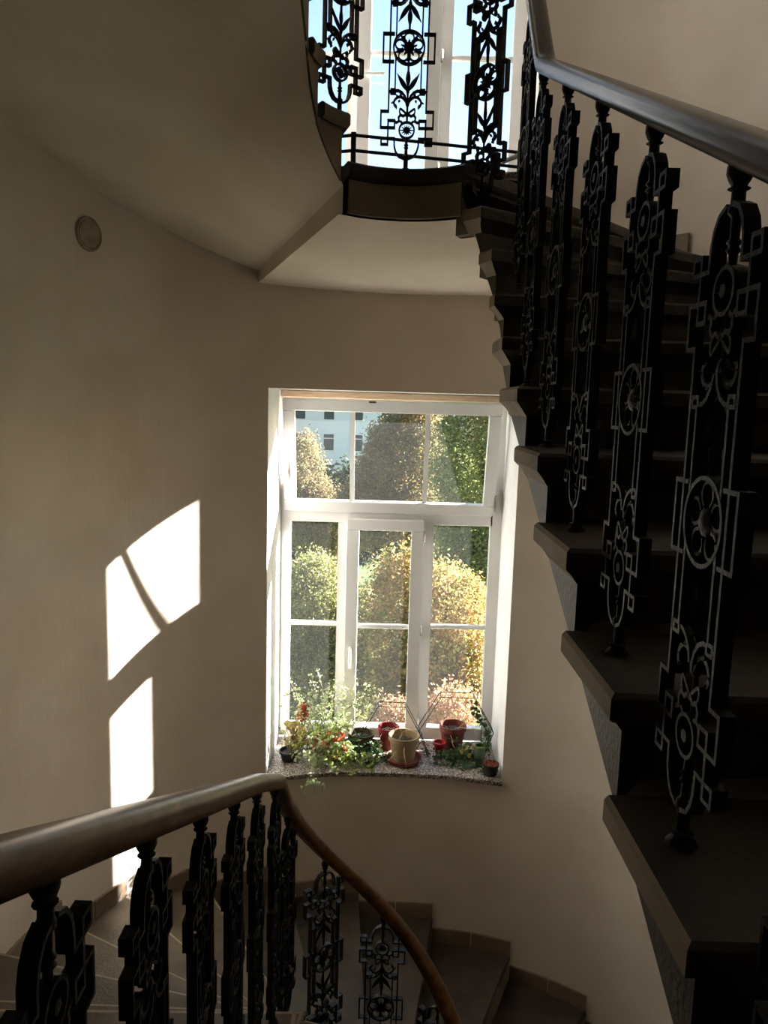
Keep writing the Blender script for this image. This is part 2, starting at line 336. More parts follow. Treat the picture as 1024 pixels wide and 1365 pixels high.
# ------------------------------------------------------------------ windows
def frame_rect(mb, x0, x1, z0, z1, w_, y, d, b=0.006):
    """four frame bars around an opening, outer size given"""
    mb.bevbox(((x0+x1)/2, y, z0+w_/2), (x1-x0, d, w_), b); mb.bevbox(((x0+x1)/2, y, z1-w_/2), (x1-x0, d, w_), b)
    mb.bevbox((x0+w_/2, y, (z0+z1)/2), (w_, d, z1-z0-2*w_+0.002), b); mb.bevbox((x1-w_/2, y, (z0+z1)/2), (w_, d, z1-z0-2*w_+0.002), b)
def make_window(idx, dz, tilt, open_gap=True):
    root = empty('window_%d' % idx, (0, YW, dz)); struct(root)
    def B(mb, name, mat, smooth=False, par=None): return mb.build(name, mat, par or root, smooth)
    F = MB(); x0, x1 = NX0, NX1
    zt, zb = Z_HEAD, Z_SILL+0.01
    # fixed outer frame and transom, local y=0 is the frame plane
    F.bevbox((x0+0.035, 0.02, (zt+zb)/2), (0.07, 0.07, zt-zb), 0.005); F.bevbox((x1-0.04, 0.02, (zt+zb)/2), (0.08, 0.07, zt-zb), 0.005)
    F.bevbox(((x0+x1)/2, 0.02, zt-0.03), (x1-x0-0.14, 0.07, 0.06), 0.005); F.bevbox(((x0+x1)/2, 0.02, zb+0.05), (x1-x0-0.14, 0.07, 0.10), 0.005)
    F.bevbox(((x0+x1)/2, 0.02, -0.825), (x1-x0-0.14, 0.07, 0.09), 0.005)
    B(F, 'frame', M['upvc'])
    mu = MB(); mu.bevbox((-0.295, 0.02, (-0.87+zb+0.1)/2), (0.075, 0.07, -0.87-zb-0.1), 0.005); B(mu, 'mullion', M['upvc'])
    mu = MB(); mu.bevbox((0.335, 0.02, (-0.87+zb+0.1)/2), (0.075, 0.07, -0.87-zb-0.1), 0.005); B(mu, 'mullion', M['upvc'])
    ptop = MB(); ptop.bevbox(((x0+x1)/2, -0.055, zt-0.028), (x1-x0-0.02, 0.08, 0.05), 0.006); tag(B(ptop, 'top_lath', M['putty']), 'worn pinkish timber lath over the sash')
    # middle opening casement
    S = MB(); frame_rect(S, -0.262, 0.292, -2.50, -0.83, 0.085, -0.035, 0.09); sa = B(S, 'casement', M['upvc'])
    hd = MB(); hd.bevbox((-0.222, -0.062, -1.80), (0.022, 0.016, 0.10), 0.004); hd.tube([(-0.222, -0.07, -1.80), (-0.222, -0.10, -1.80)]+([(-0.222, -0.105, -1.83), (-0.222, -0.105, -1.95)] if idx == 1 else [(-0.19, -0.105, -1.80), (-0.08, -0.105, -1.80)]), 0.010, 8)
    B(hd, 'handle', M['white_enamel'], True, sa)
    for hz in (-0.95, -1.66, -2.38):
        h = MB(); h.tube([(0.300, -0.06, hz-0.04), (0.300, -0.06, hz+0.04)], 0.008, 8); B(h, 'hinge', M['steel'], True, sa)
    # panes and muntins of the lower row
    def pane(ax, bx, az, bz, y, par):
        p = MB(); p.box(((ax+bx)/2, y, (az+bz)/2), (bx-ax, 0.004, bz-az)); return B(p, 'pane', M['glass'], False, par)
    zg0, zg1 = -2.43, -0.87
    for ax, bx, par, y in ((x0+0.07, -0.3325, root, 0.02), (-0.177, 0.207, sa, -0.02), (0.3725, x1-0.08, root, 0.02)):
        g0, g1 = (zg0, zg1) if par is root else (-2.415, -0.915)
        pane(ax, bx, g0, g1, y, par)
        q = MB(); q.bevbox(((ax+bx)/2, y-0.004, -1.643), (bx-ax, 0.03, 0.034), 0.006); B(q, 'muntin', M['upvc'], False, par)
    # upper sash tilted inwards at the top, hinged along its bottom edge
    T = empty('tilted_sash' if tilt else 'top_sash', (0, -0.02, -0.785), parent=root); T.rotation_euler = (math.radians(tilt), 0, 0)
    a0, a1, c0, c1 = -0.725, 0.80, 0.0, 0.825
    Sh = MB(); frame_rect(Sh, a0, a1, c0, c1, 0.082, 0, 0.06); Sh.build('sash_frame', M['upvc'], T)
    gx = [a0+0.082, -0.265, 0.265, a1-0.082] if False else [a0+0.082, -0.237, 0.290, a1-0.082]
    for xm in gx[1:3]:
        q = MB(); q.bevbox((xm, 0, (c0+c1)/2), (0.033, 0.014, c1-c0-0.164), 0.003); q.build('muntin', M['upvc'], T)
    p = MB()
    for i in range(3): p.box(((gx[i]+gx[i+1])/2, 0, (c0+c1)/2), (gx[i+1]-gx[i]-(0.018 if i in (0, 2) else 0.036), 0.004, c1-c0-0.164))
    p.build('pane', M['glass'], T)
    hb = MB(); hb.bevbox((a0+0.03, -0.035, 0.32), (0.018, 0.014, 0.09), 0.004); hb.tube([(a0+0.03, -0.045, 0.32), (a0+0.03, -0.06, 0.30), (a0+0.03, -0.06, 0.24)], 0.007, 8); hb.build('handle', M['white_enamel'], T, True)
    hb = MB(); hb.bevbox((a1+0.004, -0.03, 0.10), (0.014, 0.03, 0.12), 0.004); tag(hb.build('hinge', M['steel'], T), 'metal sash hinge')
    hb = MB(); hb.bevbox((-0.10, -0.035, 0.82), (0.05, 0.014, 0.012), 0.003); tag(hb.build('catch', M['seal'], T), 'small dark latch')
    # granite sill board following the curved wall
    sb = MB(); n = 28; R = []
    for i in range(n+1):
        x = NX0+0.002+(NX1-NX0-0.004)*i/n; yf = wall_y(x)-0.035-YW
        R.append([(x, yf, Z_SILL-0.03), (x, 0.0, Z_SILL-0.03), (x, 0.0, Z_SILL), (x, yf+0.004, Z_SILL), (x, yf, Z_SILL-0.005)])
    sb.rings(R); B(sb, 'window_sill', M['granite'])
    return root
make_window(1, 0.0, 12.0)
make_window(2, STOREY, 0.0)
make_window(3, 2*STOREY, 0.0)  # unseen window above the view, added to bring more light into the stairwell

# ------------------------------------------------------------------ stone stairs
def arc_pts(fn, a, b, off, step=0.12):
    n = max(2, int(abs(b-a)/step)+1); return [fn(a+(b-a)*i/n, off) for i in range(n+1)]
def ring_plan(u0, u1, v0, v1, rho, wall_off):
    return arc_pts(inner, u0, u1, rho)+arc_pts(outer, v1, v0, wall_off)
def setback(u0, u1):
    return min(0.06, 0.40*abs(u1-u0)*0.36)/0.36 if 0 <= u0 <= PI else min(0.06, 0.4*abs(u1-u0))
def step_mesh(u0, u1, v0, v1, z, zf, zbk, u2=None, rec=1.0):
    """front nosing (u0,v0), back (u1,v1); zf/zbk: underside height at front and back; u2: nosing after next"""
    mb = MB(); du = setback(u0, u1)*rec; dn = (-0.03 if zf == zbk else setback(u1, u2)*rec) if u2 is not None else 0.0
    dvr = rec*0.06/(2.2 if 0 <= v0 <= PI else 1.0); rb_ = 0.320+0.040*rec
    n_i = max(2, int(abs(u1-u0)/0.10)+1); n_o = max(2, int(abs(v1-v0)/0.06)+1)
    def ring(fr, rh, zi, z2=None):
        a0, b0 = u0+du*fr, v0+dvr*fr; z2 = zi if z2 is None else z2
        P = [inner(a0+(u1-a0)*i/n_i, rh) for i in range(n_i+1)]; Q = [outer(v1+(b0-v1)*i/n_o, -0.03) for i in range(n_o+1)]
        return [(p[0], p[1], zi+(z2-zi)*i/n_i) for i, p in enumerate(P)]+[(p[0], p[1], z2+(zi-z2)*i/n_o) for i, p in enumerate(Q)]
    # slab with rounded nose, cove, then the block
    R = [ring(0.32, 0.334, z), ring(0.12, 0.327, z), ring(0.0, 0.320, z-0.008), ring(0.0, 0.320, z-0.042), ring(0.25, 0.320+0.010*rec, z-0.052), ring(0.55, 0.320+0.016*rec, z-0.056), ring(0.85, 0.320+0.030*rec, z-(0.072 if rec == 1.0 else 0.058)), ring(1.0, rb_, z-(0.085 if rec == 1.0 else 0.060))]
    mb.rings(R)
    # riser plate under the nosing, set back
    q0, q1 = u0+du, v0+dvr; q2, q3 = q0+min(0.02, (u1-u0)*0.2), q1+0.012; e_ = min(0.03, 0.5*(z-0.085-zf))
    V = [inner(q0, 0.362), outer(q1, -0.03), outer(q3, -0.03), inner(q2, 0.362)]
    mb.rings([[(p[0], p[1], zz) for p in V] for zz in (max(zf+e_, z-RISE+0.004) if rec == 1.0 else z-0.07, z-0.05)])
    # string piece closing the end face down to the soffit line
    ua, ub = u0+du, u1+dn; n = n_i+1; S = []
    for i in range(n+1):
        u = ua+(ub-ua)*i/n; zs = zf+(zbk-zf)*(u-u0)/(u1-u0)-(0.016 if rec != 1.0 and zf != zbk else 0.0); zt = z-(0.08 if rec == 1.0 else 0.055)
        p, q = inner(u, rb_), inner(u, 0.40 if rec == 1.0 else rb_+0.008); S.append([(p[0], p[1], zs), (q[0], q[1], min(zs+(0.06 if rec == 1.0 else 0.0), zt-0.004)), (q[0], q[1], zt), (p[0], p[1], zt)])
    mb.rings(S); return mb
def lit_and_shaded(o, dark='tread'):
    """shade put into the colour: lit ends towards the well stay pale, treads and risers darkened"""
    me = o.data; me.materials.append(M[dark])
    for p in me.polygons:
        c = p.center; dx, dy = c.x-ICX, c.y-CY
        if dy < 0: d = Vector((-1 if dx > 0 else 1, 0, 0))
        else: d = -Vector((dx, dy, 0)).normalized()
        edge = dark == 'tread_lit' and p.normal.z > 0.3 and len(p.vertices) == 4
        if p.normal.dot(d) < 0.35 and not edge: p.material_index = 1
RISE = 0.165
upper = empty('stone_staircase', (0.4, 1.0, -0.6)); tag(upper, 'upper dark stone stairs curving up from the right edge to the high window', 'staircase')
lower = empty('stone_staircase', (-0.35, 2.0, -2.3)); tag(lower, 'lower stone winder stairs turning down under the plant window sill', 'staircase')
def place(o, root): o.parent = root; o.matrix_parent_inverse = Matrix.Translation(root.location).inverted(); return o
upper_k = []
for k in range(-3, 6): upper_k.append((k, -0.6+RISE*k, 0.80+0.34*k-CY, 0.80+0.34*k-CY))
upper_k += [(6, 0.39, -0.01, 0.15), (7, 0.555, 0.22, 0.38), (8, 0.72, 0.52, 0.60), (9, 0.885, 0.81, 0.82), (10, 1.05, 2.26, 1.93), (11, 1.215, 2.70, 2.22), (12, 1.38, 3.02, 2.52),
            (13, 1.545, PI+0.25, 2.86), (14, 1.71, PI+0.60, PI+0.24), (15, 1.875, PI+0.97, PI+0.74)]
for k in range(16, 21): upper_k.append((k, -0.6+RISE*k+0.0, PI+0.97+0.34*(k-15), PI+0.97+0.34*(k-15) if k > 16 else PI+1.2))
lowS = [(-1.475, PI+1.80, PI+1.80), (-1.64, PI+1.46, PI+1.46), (-1.805, PI+1.12, PI+1.12), (-1.97, PI+0.78, PI+0.78), (-2.135, PI+0.44, PI+0.46), (-2.30, PI+0.10, PI+0.14),
        (-2.47, 2.86, PI-0.06), (-2.635, 2.41, 2.83), (-2.80, 2.24, 2.59), (-2.965, 2.08, 2.36), (-3.13, 1.90, 2.116), (-3.30, 1.74, 1.87), (-3.465, 1.57, 1.635), (-3.645, 1.40, 1.405),
        (-3.83, 1.22, 1.17), (-4.02, 1.0, 0.94), (-4.20, 0.75, 0.70), (-4.38, 0.45, 0.45), (-4.56, 0.10, 0.20), (-4.74, -0.3, -0.15), (-4.92, -0.64, -0.55)]
# the upper flight climbs with growing u ; front = lower u
def bodies():
    for i, (k, z, u, v) in enumerate(upper_k[:-1]):
        un, vn = upper_k[i+1][2], upper_k[i+1][3]
        if k == 9: zf, zb_ = 0.705, 0.705
        elif k < 9: zf, zb_ = z-RISE-0.085, (z-0.085 if k < 8 else 0.70)
        else: zf, zb_ = z-RISE-0.085, z-0.085
        u2 = upper_k[i+2][2] if i+2 < len(upper_k) else None
        o = step_mesh(u, un, v, vn, z, zf, zb_, u2, 0.45 if k >= 9 else 1.0).build('landing' if k == 9 else 'step', M['stone'], None, True, 30); lit_and_shaded(o); place(o, upper)
    # lower flight descends with falling u ; nosing of each tread is its smaller-u side
    prev = (PI+2.14, PI+2.14)
    for i, (z, u, v) in enumerate(lowS):
        pu, pv = prev; prev = (u, v)
        o = step_mesh(u, pu, v, pv, z, z-0.27, z-0.10, lowS[i-2][1] if i > 1 else pu+0.34).build('step', M['stone'], None, True, 30); lit_and_shaded(o, 'tread_lit' if i < 11 else 'tread'); place(o, lower)
bodies()
RHO = 0.362
def soffit(knots, name, root, sub=5, no=10):
    mb = MB(); R = []
    for i in range(len(knots)-1):
        p = [knots[max(i-1, 0)], knots[i], knots[i+1], knots[min(i+2, len(knots)-1)]]
        for s in range(sub+(1 if i == len(knots)-2 else 0)):
            u, v, za, zb_ = [q1+(q2-q1)*s/sub for q1, q2 in zip(p[1], p[2])]; a = inner(u, RHO); b = outer(v, -0.02)
            R.append([(a[0]+(b[0]-a[0])*j/no, a[1]+(b[1]-a[1])*j/no, za+(zb_-za)*j/no) for j in range(no+1)])
    mb.rings(R, cap=False, closed=False)
    return mb, R
D1 = 0.005
kn = [(u, v, z-RISE-0.085-D1, z-RISE-0.085-D1) for k, z, u, v in upper_k if k < 9]+[(0.81, 0.82, 0.70, 0.70), (1.3, 1.25, 0.70, 0.70), (1.8, 1.6, 0.70, 0.70), (2.30, 1.95, 0.70, 0.72)]
mb, R = soffit(kn, 'soffit', upper); place(mb.build('soffit', M['plaster'], None, True, 60), upper)
RHO = 0.340; D1 = 0.014
kn = [(2.30, 1.95, 0.80, 0.79)]+[(u, v, z-RISE-0.085-D1, z-RISE-0.085-D1) for k, z, u, v in upper_k if 10 < k]
mb, R = soffit(kn, 'soffit', upper)
a = R[0]; zl = [0.70+(0.72-0.70)*j/10 for j in range(11)]
place(mb.build('soffit', M['plaster'], None, True, 60), upper)
mb2 = MB(); mb2.rings([a, [(p[0], p[1], zl[j]) for j, p in enumerate(a)]], cap=False, closed=False); place(mb2.build('soffit_step', M['plaster']), upper)
RHO = 0.362
kn = [(u, v, z-0.27-D1, z-0.27-D1) for z, u, v in lowS]
mb, R = soffit(kn, 'soffit', lower); place(mb.build('soffit', M['plaster'], None, True, 60), lower)
# half landings behind the camera
for z, root in ((-1.28, upper), (2.70, upper)):
    mb = MB(); yf = 0.60 if z < 0 else 0.41
    mb.box((CX-AL/2-0.16, (-2.62+yf)/2, z-0.1), (AL-0.3, yf+2.62, 0.2)); mb.box((CX+0.95+0.16, (-2.62-0.22)/2, z-0.1), (AR-0.2+0.3, 2.4, 0.2))
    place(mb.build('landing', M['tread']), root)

# ------------------------------------------------------------------ skirting tiles
def skirting(name, segs, h=0.11):
    root = empty(name, (0, 0, 0)); struct(root)
    for (v0, v1, z) in segs:
        L = abs(v1-v0)*(2.2 if v0 < PI else 1.0); n = max(1, int(round(L/0.29)))
        for i in range(n):
            a = v0+(v1-v0)*i/n; b = v0+(v1-v0)*(i+1)/n; g = 0.0016 if a < b else -0.0016
            m_ = 4; R = []
            for j in range(m_+1):
                t = a+g+(b-a-2*g)*j/m_; p = outer(t, 0.014); q = outer(t, -0.004)
                R.append([(p[0], p[1], z-0.002), (p[0], p[1], z+h-0.003), (outer(t, 0.011)[0], outer(t, 0.011)[1], z+h), (q[0], q[1], z+h), (q[0], q[1], z-0.002)])
            t_ = MB(); t_.rings(R); t_.build('tile', M['tile'], root)
        # grout backing
segs = []
for i, (k, z, u, v) in enumerate(upper_k[:-1]):
    if k < 13: segs.append((v, upper_k[i+1][3], z))
skirting('baseboard_right', segs)
segs = []; prev = PI+2.14
for z, u, v in lowS[:17]:
    segs.append((v, prev, z)); prev = v
skirting('baseboard_left', segs)

# ------------------------------------------------------------------ cast iron balusters
BH = 0.90
def T(t): return t+0.452          # design height measured from the centre rosette
def arcp(cx, cz, r, a0, a1, n=14): return [(cx+r*math.cos(math.radians(a0+(a1-a0)*i/n)), cz+r*math.sin(math.radians(a0+(a1-a0)*i/n))) for i in range(n+1)]
def leaf_part(mb, x, z, ang, L, W, dp=0.010):
    """pointed leaf with a raised midrib in the XZ plane"""
    n = 7; ca, sa = math.cos(ang), math.sin(ang); R = []
    for i in range(n+1):
        s = i/n; wd = max(0.0006, W/2*math.sin(PI*(s**0.8))) ; px, pz = x+L*s*ca, z+L*s*sa
        nx, nz = -sa, ca
        R.append([(px+nx*wd, 0, pz+nz*wd), (px, -dp/2-0.003, pz), (px-nx*wd, 0, pz-nz*wd), (px, dp/2+0.003, pz)])
    mb.rings(R)
def make_baluster_protos():
    protos = {}
    f = MB(); wd, dp = 0.0062, 0.021
    for sx in (-1, 1):
        for sy in (-1, 1):
            def Q(pts): return [(sx*x, T(sy*t)) for x, t in pts]
            f.ribbon(Q([(0.072, 0.0), (0.072, -0.228), (0.100, -0.228), (0.100, -0.287), (0.047, -0.287), (0.047, -0.261), (0.072, -0.261), (0.072, -0.348), (0.097, -0.348), (0.097, -0.326), (0.047, -0.326), (0.046, -0.355), (0.040, -0.375), (0.028, -0.391), (0.008, -0.399)]), wd, dp)
            f.ribbon(Q([(0.049, -0.045), (0.049, -0.150), (0.064, -0.150), (0.064, -0.163), (0.047, -0.163), (0.047, -0.150)]), wd*0.9, dp)
            f.ribbon(Q([(0.047, -0.154), (0.036, -0.153), (0.022, -0.160), (0.010, -0.174), (0.004, -0.192)]), 0.006, 0.020)
            # ribbon scroll linking bow and medallion
            f.ribbon(Q([(0.004, -0.236), (0.014, -0.244), (0.026, -0.240), (0.033, -0.250), (0.030, -0.262), (0.040, -0.268), (0.049, -0.262)]), 0.006, 0.016)
            f.ribbon(Q([(0.026, -0.262), (0.018, -0.268)]), 0.006, 0.014)
            f.ribbon(Q([(0.066, -0.157), (0.074, -0.157)]), 0.006, dp)
        f.ribbon([(sx*0.055, T(0.048)), (sx*0.097, T(0.048)), (sx*0.097, T(-0.050)), (sx*0.055, T(-0.050))], wd, dp)
        f.ribbon([(sx*0.049, T(0.05)), (sx*0.049, T(0.036))], wd, dp)
        f.ribbon([(sx*0.049, T(-0.05)), (sx*0.049, T(-0.036))], wd, dp)
    protos['frame'] = (f, False)
    # central stem, finial and foot as turned pieces
    s = MB()
    s.tube([(0, 0, T(-0.058)), (0, 0, T(-0.262))], 0.0042, 8)
    s.lathe([(0.005, T(-0.325)), (0.006, T(-0.345)), (0.010, T(-0.349)), (0.006, T(-0.354)), (0.010, T(-0.359)), (0.006, T(-0.364)), (0.007, T(-0.384)), (0.012, T(-0.389)), (0.012, T(-0.400)), (0.009, T(-0.404)), (0.009, T(-0.432)), (0.016, T(-0.436)), (0.011, T(-0.441)), (0.020, T(-0.448)), (0.022, T(-0.452))], n=12)
    protos['stem'] = (s, True)
    s2 = MB(); s2.tube([(0, 0, T(0.058)), (0, 0, T(0.262))], 0.0042, 8); protos['stem_top'] = (s2, True)
    h = MB()
    h.lathe([(0.005, T(0.325)), (0.006, T(0.340)), (0.010, T(0.344)), (0.006, T(0.349)), (0.010, T(0.354)), (0.006, T(0.359)), (0.0065, T(0.384)), (0.011, T(0.389)), (0.011, T(0.397)), (0.009, T(0.400)), (0.0085, T(0.415)), (0.014, T(0.418)), (0.009, T(0.421)), (0.013, T(0.427)), (0.0165, T(0.436)), (0.016, T(0.446)), (0.011, T(0.454)), (0.006, T(0.458))], n=12)
    protos['finial'] = (h, True)
    r = MB(); n = 28
    r.ribbon([(0.0585*math.cos(2*PI*i/n), T(0)+0.0585*math.sin(2*PI*i/n)) for i in range(n)], 0.006, 0.022, closed=True)
    for i in range(5):
        a = PI/2+2*PI*i/5
        c = (0.036*math.cos(a), T(0)+0.036*math.sin(a)); dg = math.degrees(a)
        r.ribbon(arcp(c[0], c[1], 0.0175, dg+150, dg-150, 16), 0.0045, 0.012)
        leaf_part(r, 0.016*math.cos(a), T(0)+0.016*math.sin(a), a, 0.016, 0.010)
        b = a+PI/5
        leaf_part(r, 0.018*math.cos(b), T(0)+0.018*math.sin(b), b, 0.040, 0.015)
        leaf_part(r, 0.046*math.cos(b), T(0)+0.046*math.sin(b), b+1.9, 0.012, 0.008)
    r.tube([(0, -0.012, T(0)), (0, -0.006, T(0)), (0, 0.006, T(0)), (0, 0.012, T(0))], [0.008, 0.020, 0.020, 0.008], 14)
    protos['rosette'] = (r, True)
    for nm, sy in (('medallion', -1), ('medallion_top', 1)):
        m = MB(); zc = T(sy*0.295); n = 20
        m.ribbon([(0.029*math.cos(2*PI*i/n), zc+0.029*math.sin(2*PI*i/n)) for i in range(n)], 0.0055, 0.018, closed=True)
        for i in range(12):
            a = 2*PI*i/12; leaf_part(m, 0, zc, a, 0.022 if i % 2 else 0.026 if i % 3 == 0 else 0.020, 0.007)
        m.tube([(0, -0.010, zc), (0, 0.010, zc)], 0.009, 10); protos[nm] = (m, True)
        l = MB()
        zb_ = T(sy*0.156); up_ = -sy
        for da, L in ((0, 0.072), (0.58, 0.078), (-0.58, 0.078)):
            leaf_part(l, 0.0, zb_+(up_*0.016 if da == 0 else 0), up_*PI/2+da, L, 0.019)
        l.sphere((0, 0, zb_), 0.007, 6, 1.3)
        protos['leaf_spray' if sy < 0 else 'leaf_spray_top'] = (l, True)
        g = MB(); z0 = T(sy*0.205); q = -sy
        for sx in (-1, 1):
            P = [(0, z0), (sx*0.012, z0+q*0.020), (sx*0.028, z0+q*0.030), (sx*0.044, z0+q*0.024), (sx*0.052, z0+q*0.010), (sx*0.048, z0-q*0.002), (sx*0.042, z0)]
            g.ribbon(smooth_path(P, 3), 0.007, 0.012)
            for (lx, lz, an, L) in ((0.024, 0.030, 1.2, 0.016), (0.036, 0.028, 0.9, 0.014), (0.050, 0.012, -0.4, 0.014), (0.046, 0.0, -1.9, 0.016), (0.012, 0.016, 1.6, 0.016), (0.030, 0.020, -1.2, 0.012)):
                aa = an if sx > 0 else PI-an
                leaf_part(g, sx*lx, z0+q*lz, aa if q > 0 else -aa, L, 0.010)
            # bow loops
            Bp = [(0, T(sy*0.238)), (sx*0.014, T(sy*0.226)), (sx*0.027, T(sy*0.218)), (sx*0.029, T(sy*0.232)), (sx*0.018, T(sy*0.242)), (0, T(sy*0.240))]
            g.ribbon(smooth_path(Bp, 3), 0.005, 0.014)
        g.sphere((0, 0, T(sy*0.200)), 0.008, 6, 1.6); g.sphere((0, 0, T(sy*0.239)), 0.007, 6)
        protos['foliage_scroll' if sy < 0 else 'foliage_scroll_top'] = (g, True)
    return protos
PRO = make_baluster_protos()
def proto_baluster():
    b = PRO['frame'][0].build('baluster', M['iron'])
    for k, nm in (('stem', 'stem'), ('stem_top', 'stem'), ('finial', 'finial'), ('rosette', 'rosette'), ('medallion', 'medallion'), ('medallion_top', 'medallion'), ('leaf_spray', 'leaf_spray'), ('leaf_spray_top', 'leaf_spray'), ('foliage_scroll', 'foliage_scroll'), ('foliage_scroll_top', 'foliage_scroll')):
        PRO[k][0].build(nm, M['iron'], b, PRO[k][1], 40)
    return b
def rail_sweep(pts, wd=0.076, ht=0.060):
    """pts: (x,y,z of rail underside); softly rounded profile"""
    P = [Vector(p) for p in pts]; n = len(P); prof = []
    for i in range(20):
        a = 2*PI*i/20; c, s = math.cos(a), math.sin(a)
        prof.append((wd/2*math.copysign(abs(c)**0.75, c), ht/2*math.copysign(abs(s)**0.8, s)))
    R = []
    for i, p in enumerate(P):
        t = (P[min(i+1, n-1)]-P[max(i-1, 0)]).normalized(); side = t.cross(Vector((0, 0, 1)))
        side.normalize(); u = side.cross(t).normalized()
        c = p+u*(ht/2)
        R.append([tuple(c+side*a+u*b) for a, b in prof])
    mb = MB(); mb.rings(R); return mb
RB = 0.388
def S2u(S):
    if S < 0: return S
    if S <= RB*PI: return S/RB
    return PI+(S-RB*PI)
def interp(tab, x):
    xs = [p[0] for p in tab]; ys = [p[1] for p in tab]; return float(np.interp(x, xs, ys))
def interp_smooth(tab, x):
    return sum(interp(tab, x+d)*wt for d, wt in ((-0.015, 0.25), (0, 0.5), (0.015, 0.25)))
proto = proto_baluster()
def railing(root, balusters, tab, s0, s1, first, wd=0.070, ht=0.055, wood='wood'):
    """balusters: (S, tread height); tab: S -> underside of rail"""
    for i, (S, base) in enumerate(balusters):
        u = S2u(S); x, y = inner(u, RB); ztop = interp(tab, S); zb_ = ztop-BH
        b = first if (i == 0 and first is not None) else copy_tree(proto)
        rot = PI/2 if u < 0 else (u+PI/2 if u <= PI else PI*1.5)
        b.parent = root; b.location = (x-root.location[0], y-root.location[1], zb_-root.location[2]); b.rotation_euler = (0, 0, rot)
        if zb_-base > 0.006:
            h = zb_-base; m = MB(); m.lathe([(0.020, -h), (0.020, -h+0.006), (0.011, -h+0.014), (0.009, -h+0.02 if h > 0.03 else -h*0.3), (0.009, 0.004)], n=10); m.build('foot', M['iron'], b, True, 40)
    pts = []; n = int((s1-s0)/0.02)
    for i in range(n+1):
        S = s0+(s1-s0)*i/n; x, y = inner(S2u(S), RB); pts.append((x-root.location[0], y-root.location[1], interp_smooth(tab, S)-0.004-root.location[2]))
    rail_sweep(pts, wd, ht).build('handrail', M[wood], root, True, 50)
LP = RB*PI
up_rail = empty('stair_railing', (0.43, 1.0, -0.6)); tag(up_rail, 'upper black ornamental railing with dark handrail rising along the right side', 'railing')
tabU = [(-3.3, -0.44), (-2.74+1.0, 0.306), (-2.74+2.39, 0.965), (-0.09, 1.29), (0.283, 1.62), (0.605, 1.785), (0.88, 1.95), (LP, 2.27), (LP+0.3, 2.43), (LP+2.4, 3.45)]
balU = [(1.0-CY, -0.60), (0.655-CY, -0.765), (0.31-CY, -0.93), (1.34-CY, -0.435), (1.69-CY, -0.27), (2.04-CY, -0.105), (2.39-CY, 0.06), (-0.09, 0.39), (0.283, 0.72), (0.605, 0.885), (0.88, 1.05), (LP-0.05, 1.38), (LP+0.33, 1.545), (LP+0.75, 1.71), (LP+1.1, 1.875)]
railing(up_rail, balU, tabU, -3.1, LP+2.2, proto, 0.060, 0.044, 'shaded_wood')
lo_rail = empty('stair_railing', (-0.35, 2.0, -2.3)); tag(lo_rail, 'lower black ornamental railing with brown handrail descending from the left edge', 'railing')
def lS(y): return LP+(CY-y)
tabL = [(-1.6, -3.95), (-0.65, -3.35), (0.04, -2.87), (0.327, -2.56), (0.60, -2.25), (0.878, -1.94), (1.147, -1.61), (lS(2.50), -1.33), (lS(2.11), -1.133), (lS(1.43), -0.82), (lS(0.75), -0.505), (lS(-0.3), -0.02)]
def tread_low(u):
    for z, uu, v in lowS:
        if u >= uu: return z
    return lowS[-1][0]
balL = [(s, tread_low(S2u(s))) for s in (lS(0.75), lS(0.41), lS(1.09), lS(1.43), lS(1.77), lS(2.11), lS(2.49), 1.147, 0.878, 0.60, 0.327, 0.04, -0.35)]
railing(lo_rail, balL, tabL, -1.2, lS(0.05), None)

# ------------------------------------------------------------------ guard bars before the upper window
g = empty('window_guard', (-0.24, 4.74, 0.885)); tag(g, 'black horizontal guard bars across the foot of the upper window', 'railing')
def rel(p): return (p[0]+0.24, p[1]-4.74, p[2]-0.885)
for zz in (1.545, 1.46, 1.37, 1.275, 1.18):
    m = MB(); m.tube([rel(p) for p in ((-0.76, 4.94, zz), (-0.24, 4.74, zz), (0.30, 4.86, zz), (0.88, 4.99, zz))], 0.010, 8); m.build('bar', M['iron'], g, True)
for px, py in ((-0.24, 4.74), (0.60, 4.93)):
    m = MB(); m.bevbox(rel((px, py, (1.56+0.885)/2)), (0.03, 0.03, 1.56-0.885), 0.003); m.build('post', M['iron'], g)
pp = MB(); pp.tube([(0.60, 5.02, 0.89), (0.60, 5.02, 1.40), (0.62, 5.01, 1.46), (0.68, 4.98, 1.50), (0.86, 4.94, 1.56)], 0.016, 10)
tag(pp.build('bent_pipe', M['white_enamel'], None, True), 'thin white bent pipe behind the guard bars of the upper window', 'pipe')

# round plugged hole on the left wall
cz = (-1.58, 4.12, 0.82); ang = math.atan2(cz[1]-CY, cz[0]-CX); p = outer(ang, 0.0); e = 0.01
q1 = outer(ang-e); q2 = outer(ang+e); nrm = Vector((-(q2[1]-q1[1]), (q2[0]-q1[0]), 0)).normalized()
if nrm.dot(Vector((CX-p[0], CY-p[1], 0))) < 0: nrm = -nrm
m = MB(); m.lathe([(0.088, -0.02), (0.088, 0.004), (0.080, 0.012), (0.070, 0.006), (0.066, 0.010), (0.04, 0.011), (0.0, 0.010)], n=28)
cap = m.build('wall_cap', M['cap'], None, True, 30); cap.location = (p[0], p[1], 0.82); cap.rotation_euler = nrm.to_track_quat('Z', 'Y').to_euler()
tag(cap, 'round plastered over cap on the left wall near the overhead stair', 'wall cap')

